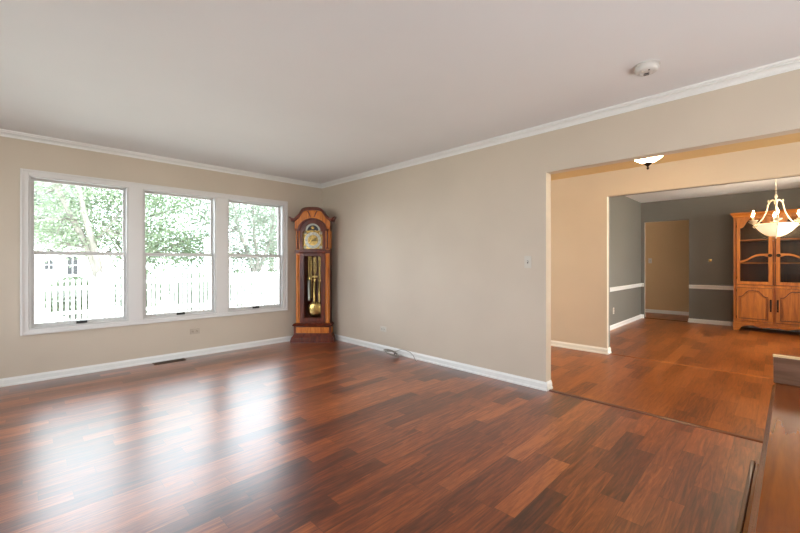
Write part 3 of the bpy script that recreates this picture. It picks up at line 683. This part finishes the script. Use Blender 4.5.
# ------------------------------------------------------------------ polished wooden side table in the right foreground
tb = thing('side_table', 'glossy mahogany table edge with raised end board in the right foreground', 'table', (1.915, .018, 0), -.017)
L_, W_ = 1.75, .62                                   # runs along -x and -y from the far left corner
bm = B(); loft(bm, [([(-L_, -W_), (0, -W_), (0, -.006), (-L_, -.006)], .722), ([(-L_, -W_), (0, -W_), (0, 0), (-L_, 0)], .728), ([(-L_, -W_), (0, -W_), (0, .001), (-L_, .001)], .736), ([(-L_, -W_), (0, -W_), (0, -.004), (-L_, -.004)], .741), ([(-L_, -W_), (0, -W_), (0, -.005), (-L_, -.005)], .746), ([(-L_, -W_), (0, -W_), (0, -.009), (-L_, -.009)], .750)])
obj('tabletop', bm, TABLEW, tb)
bm = B(); bx(bm, -.019, .0, -W_, -.002, .7502, .843); ub = obj('end_board', bm, ENDW, tb, .002)
bm = B(); bx(bm, -.021, .002, -W_, 0, .843, .850); obj('end_board_lit_edge', bm, CAPW, ub, .001)  # pale strip standing for the lit top edge of the board
bm = B(); bx(bm, -L_+.02, -.02, -.045, -.022, .62, .722); bx(bm, -L_+.02, -.02, -W_+.02, -W_+.045, .62, .722); bx(bm, -.045, -.022, -W_+.045, -.045, .62, .722); obj('apron', bm, TABLED, tb)
for lx in (-.050, -L_+.050):
    for ly in (-.050, -W_+.050):
        bm = B(); loft(bm, [([(lx-.018, ly-.018), (lx+.018, ly-.018), (lx+.018, ly+.018), (lx-.018, ly+.018)], 0), ([(lx-.026, ly-.026), (lx+.026, ly-.026), (lx+.026, ly+.026), (lx-.026, ly+.026)], .722)]); obj('leg', bm, TABLED, tb, .003)
bm = B(); bx(bm, -L_+.01, -.012, -W_+.06, .046, .425, .444); sh = obj('lower_shelf', bm, TABLEW, tb, .002)
bm = B(); bx(bm, -L_+.01, -.012, .046, .058, .418, .452); obj('shelf_edging', bm, TABLED, sh, .003)

# ------------------------------------------------------------------ outside
GZ = -.36
m, nt, b = mat('lawn'); co = objco(nt); n1 = noise(nt, co, 3, 5); nt.links.new(ramp(nt, n1, [(.35, (.38, .39, .31)), (.65, (.58, .56, .50))]), b.inputs['Base Color']); b.inputs['Roughness'].default_value = .9; LAWN = m
bm = B(); bx(bm, -40, 60, YA+T+.02, 60, GZ-.2, GZ); struct('ground_lawn', bm, LAWN)
bm = B(); bx(bm, -40, 60, -40, YB-T-.02, GZ-.2, GZ); struct('ground_front', bm, LAWN)
bm = B(); bx(bm, -40, XL-T-.02, YB-T-.02, YA+T+.02, GZ-.2, GZ); struct('ground_side', bm, LAWN)
FENCE = paint('white_fence_paint', (.80, .80, .78), .6)
SIDING = paint('white_siding', (.80, .80, .80), .6)
def leafmat(name, c, tr=.4):
    m = bpy.data.materials.new(name); m.use_nodes = True; nt = m.node_tree; nt.nodes.clear()
    o = nt.nodes.new('ShaderNodeOutputMaterial'); d = nt.nodes.new('ShaderNodeBsdfDiffuse'); t = nt.nodes.new('ShaderNodeBsdfTranslucent'); mx = nt.nodes.new('ShaderNodeMixShader'); mx.inputs[0].default_value = tr
    n1 = noise(nt, objco(nt), 2.2, 4)
    cc = ramp(nt, n1, [(.3, tuple(v*.75 for v in c)), (.7, tuple(v*1.25 for v in c))])
    nt.links.new(cc, d.inputs[0]); nt.links.new(cc, t.inputs[0]); nt.links.new(d.outputs[0], mx.inputs[1]); nt.links.new(t.outputs[0], mx.inputs[2]); nt.links.new(mx.outputs[0], o.inputs[0]); return m
LEAF1 = leafmat('leaf_fresh', (.27, .33, .225)); LEAF2 = leafmat('leaf_grey_green', (.27, .31, .25)); LEAF3 = leafmat('leaf_deep', (.24, .31, .195))
LEAF4 = leafmat('leaf_shrub', (.14, .18, .11))
BARK = paint('bark', (.22, .20, .17), .9, .3, .4, 20)

def fence(x0, x1, y, ztop, label, step=.115, w=.068):
    f = thing('picket_fence', label, 'fence', (x0, y, GZ))
    L = x1-x0; H = ztop-GZ
    bm = B()
    n = int(L/step)
    for i in range(n+1):
        xx = i*step
        prism(bm, [(xx, .04), (xx+w, .04), (xx+w, H-.05), (xx+w/2, H), (xx, H-.05)], 0, .018, 'Y')
    obj('picket_panel', bm, FENCE, f)
    for zz in (.22, H-.28):
        bm = B(); bx(bm, 0, L, .018, .055, zz, zz+.08); obj('rail', bm, FENCE, f)
    xx = 0.0
    while xx <= L+.01:
        bm = B(); bx(bm, xx-.05, xx+.05, .055, .15, 0, H-.02); prism(bm, [(xx-.06, H-.02), (xx+.06, H-.02), (xx, H+.05)], .045, .16, 'Y'); obj('post', bm, FENCE, f); xx += L/max(1, round(L/2.4))
    return f
fence(-3.5, 1.33, 12.9, .78, 'lower white picket fence outside behind the left window')
fence(1.42, 10.5, 12.5, .90, 'taller white picket fence running outside behind the middle and right windows')

# neighbour's house
hs = thing('neighbour_house', 'white two storey neighbouring house with dark paned windows beyond the fence', 'house', (0, 30, GZ))
bm = B(); bx(bm, -10, 2.6, 0, 8, 0, 5.0)
for q in range(24): bx(bm, -10, 2.6, -.02, 0, q*.2, q*.2+.015)
obj('wall', bm, SIDING, hs)
bm = B(); prism(bm, [(-.5, 5.0), (8.5, 5.0), (4, 7.4)], -10.4, 3.0, 'X'); obj('roof', bm, paint('grey_shingle', (.25, .25, .26), .9), hs)
WDARK = paint('dark_window_glass', (.035, .037, .04), .9)
for (a, b_, z0, z1) in ((.86, 1.22, 1.18, 1.72), (1.84, 2.32, .86, 1.95), (-.9, -.2, 1.1, 1.9), (-3, -2.1, 1, 2)):
    bm = B(); framebox(bm, a-.06, b_+.06, z0-.06, z1+.06, .06, .06, .06, .06, -.07, -.02); bx(bm, (a+b_)/2-.02, (a+b_)/2+.02, -.06, -.03, z0, z1); bx(bm, a, b_, -.06, -.03, (z0+z1)/2-.02, (z0+z1)/2+.02); wf_ = obj('window', bm, SIDING, hs)
    bm = B(); bx(bm, a, b_, -.045, -.022, z0, z1); obj('window_glass', bm, WDARK, wf_)
bm = B(); bx(bm, 1.80, 2.40, -.06, -.02, -.0, .70); obj('basement_door', bm, paint('grey_door', (.45, .44, .46), .6), hs)
bm = B(); tube(bm, [(-6, 20, 5.6), (-1, 17.5, 4.55), (2.2, 16, 3.95), (6, 14, 3.6), (12, 11, 3.7)], .012, 6); tag(obj('overhead_cable', bm, BLACK), 'thin dark overhead cable crossing the trees outside', 'cable')

def tree(label, base, limbs, blobs, nleaf, lm, seed, leaf=.115, name='leafy_tree', group=None, cat='tree'):
    rnd = random.Random(seed)
    t_ = thing(name, label, cat, base, 0, group)
    bm = B()
    for pts, rad in limbs: tube(bm, pts, rad, 8)
    for c, r in blobs:                                  # twigs reaching into the crown
        c = Vector(c)
        for k in range(5):
            e = c + Vector((rnd.uniform(-1, 1)*r[0], rnd.uniform(-1, 1)*r[1], rnd.uniform(-.8, .8)*r[2]))*.85
            s_ = min((Vector(p) for L in limbs for p in L[0]), key=lambda p: (p-c).length)
            mid = (s_+e)/2 + Vector((rnd.uniform(-.2, .2), rnd.uniform(-.2, .2), rnd.uniform(-.1, .2)))
            tube(bm, [s_, mid, e], [.035, .02, .006], 5)
    obj('trunk', bm, BARK, t_, smooth=True)
    bm = B(); vol = [r[0]*r[2] for c, r in blobs]; tot = sum(vol)
    for (c, r), v in zip(blobs, vol):
        n = int(nleaf*v/tot); c = Vector(c); ncl = max(6, n//45)
        cl = []
        for k in range(ncl):
            while True:
                d = Vector((rnd.uniform(-1, 1), rnd.uniform(-1, 1), rnd.uniform(-1, 1)))
                if .2 < d.length <= 1: break
            cl.append(c + Vector((d.x*r[0], d.y*r[1], d.z*r[2])))
        for k in range(n):
            q = cl[k % ncl] + Vector((rnd.gauss(0, .36), rnd.gauss(0, .36), rnd.gauss(0, .20)))
            a = Vector((rnd.gauss(0, 1), rnd.gauss(0, 1), rnd.gauss(0, .5))).normalized()
            b_ = a.cross(Vector((rnd.gauss(0, .6), rnd.gauss(0, .6), 1))).normalized(); s_ = leaf*rnd.uniform(.6, 1.2)
            V = [bm.verts.new(q+w) for w in (-a*s_*.5, b_*s_*.3, a*s_*.5, -b_*s_*.3)]
            bm.faces.new((V[0], V[1], V[2])); bm.faces.new((V[0], V[2], V[3]))
    obj('foliage', bm, lm, t_)
    return t_
# leaning two-stemmed tree of the left window (base behind the fence)
tree('leaning tree with two pale stems outside the left window', (1.66, 15, GZ),
     [([(0, 0, 0), (-.02, 0, 1.1), (-.25, 0, 2.0), (-.62, .1, 2.9), (-.95, .2, 3.8), (-1.2, .3, 4.8)], [.13, .12, .10, .085, .07, .05]),
      ([(.02, 0, .6), (-.02, -.1, 1.5), (-.18, -.2, 2.2), (-.36, -.2, 3.0), (-.50, -.3, 3.8), (-.55, -.3, 5.0)], [.10, .095, .085, .075, .06, .04]),
      ([(-.25, 0, 2.0), (.2, .1, 2.6), (.7, .2, 3.4)], [.06, .045, .03])],
     [((-.9, .4, 3.7), (1.6, 1.2, 1.3)), ((.5, .6, 3.0), (1.5, 1.2, 1.2)), ((.1, .3, 4.8), (2.2, 1.4, .8)), ((.9, .2, 1.9), (1.1, .8, .7)), ((-1.2, .4, 2.4), (1.3, .8, .6)), ((-.8, .5, 2.05), (1.1, .6, .35))], 14500, LEAF1, 3)
tree('spreading tree with drooping light green leaves outside the middle window', (2.8, 16, GZ),
     [([(0, 0, 0), (.05, 0, 1.5), (-.1, 0, 3.0), (.1, 0, 4.6)], [.12, .11, .09, .06]),
      ([(0, 0, 1.0), (-.4, -.3, 1.9), (-.7, -.5, 2.4)], [.05, .04, .02]), ([(.02, 0, 1.2), (.5, -.2, 1.9), (1.1, -.3, 2.2)], [.05, .04, .02])],
     [((.6, 0, 3.6), (1.9, 1.2, 1.3)), ((.8, -.2, 4.9), (2.2, 1.4, .8)), ((.4, -.4, 2.2), (1.1, .7, .6)), ((1.9, -.3, 2.2), (1.3, .7, .6)), ((1.2, -.2, 1.65), (1.8, .5, .35))], 14500, LEAF3, 8)
tree('many-branched grey green tree outside the right window', (6.7, 15, GZ),
     [([(0, 0, 0), (-.05, 0, 1.0), (-.3, 0, 1.8), (-.7, 0, 2.8), (-.95, 0, 4.0)], [.14, .12, .08, .06, .04]),
      ([(0, 0, .9), (.05, 0, 1.7), (-.05, .1, 2.6), (-.1, .1, 4.2)], [.10, .08, .06, .04]), ([(0, 0, .9), (.25, 0, 1.6), (.6, .1, 2.4), (.9, .2, 3.6)], [.09, .07, .05, .03])],
     [((-.7, .2, 3.0), (1.6, 1.1, 1.1)), ((.9, .4, 3.4), (1.6, 1.2, 1.3)), ((0, .2, 4.6), (2.2, 1.3, .9)), ((-.9, .3, 2.0), (1.0, .6, .6)), ((1.0, .3, 2.0), (1.0, .6, .6)), ((-.2, .3, 1.6), (1.6, .5, .35))], 14500, LEAF2, 12)
tree('taller background tree standing behind the picket fence at left', (-.5, 22, GZ), [([(0, 0, 0), (0, 0, 3), (.2, 0, 6)], [.16, .13, .08])], [((1.3, 0, 2.75), (1.7, .8, .55)), ((.3, 0, 5.4), (3.4, 1.5, 1.9)), ((1.6, 0, 3.5), (2.4, 1.2, .9))], 14500, LEAF2, 21, .14)
tree('broad background tree between the left and middle windows', (7.4, 21, GZ), [([(0, 0, 0), (-.1, 0, 3), (-.4, 0, 6)], [.16, .13, .08])], [((-1.6, 0, 4.6), (3.0, 1.4, 2.3)), ((-2.0, 0, 2.2), (2.8, 1.1, .8))], 14500, LEAF2, 22, .14)
tree('dense background tree far right beyond the fence', (9.8, 20, GZ), [([(0, 0, 0), (0, 0, 3), (.2, 0, 6)], [.16, .13, .08])], [((0, 0, 4.4), (2.6, 1.4, 2.3)), ((.4, 0, 2.0), (2.4, 1.1, .9))], 14500, LEAF1, 23, .14)
def shrub(label, x, y, r, h, lm, seed, n=2600):
    rnd = random.Random(seed); t_ = thing('garden_shrub', label, 'shrub', (x, y, GZ), 0, 'shrubs behind the picket fence')
    bm = B()
    for k in range(5):
        a = 2*PI*k/5; tube(bm, [(.05*math.cos(a), .05*math.sin(a), 0), (r*.4*math.cos(a), .3*math.sin(a), h*.5), (r*.6*math.cos(a), .4*math.sin(a), h*.85)], [.03, .02, .008], 5)
    obj('stems', bm, BARK, t_)
    bm = B()
    for k in range(n):
        while True:
            d = Vector((rnd.uniform(-1, 1), rnd.uniform(-1, 1), rnd.uniform(-1, 1)))
            if .45 < d.length <= 1: break
        q = Vector((d.x*r, d.y*.6, h*.52+d.z*h*.5)); a = Vector((rnd.gauss(0, 1), rnd.gauss(0, 1), rnd.gauss(0, .6))).normalized()
        b_ = a.cross(Vector((rnd.gauss(0, 1), rnd.gauss(0, 1), .6))).normalized(); s_ = rnd.uniform(.07, .14)
        V = [bm.verts.new(q+w) for w in (-a*s_*.5, b_*s_*.32, a*s_*.5, -b_*s_*.32)]
        bm.faces.new((V[0], V[1], V[2])); bm.faces.new((V[0], V[2], V[3]))
    obj('leaves', bm, lm, t_)
SH = 'leafy green shrub showing through the gaps of the white picket fence'
for i, (x, y, r_, h_) in enumerate(((1.0, 13.9, .66, 1.15), (2.5, 13.9, .68, 1.35), (4.0, 13.9, .72, 1.25), (5.5, 13.9, .68, 1.3), (6.95, 13.9, .66, 1.3), (8.4, 13.9, .7, 1.35))):
    shrub(SH, x, y, r_, h_, LEAF4, 40+i)
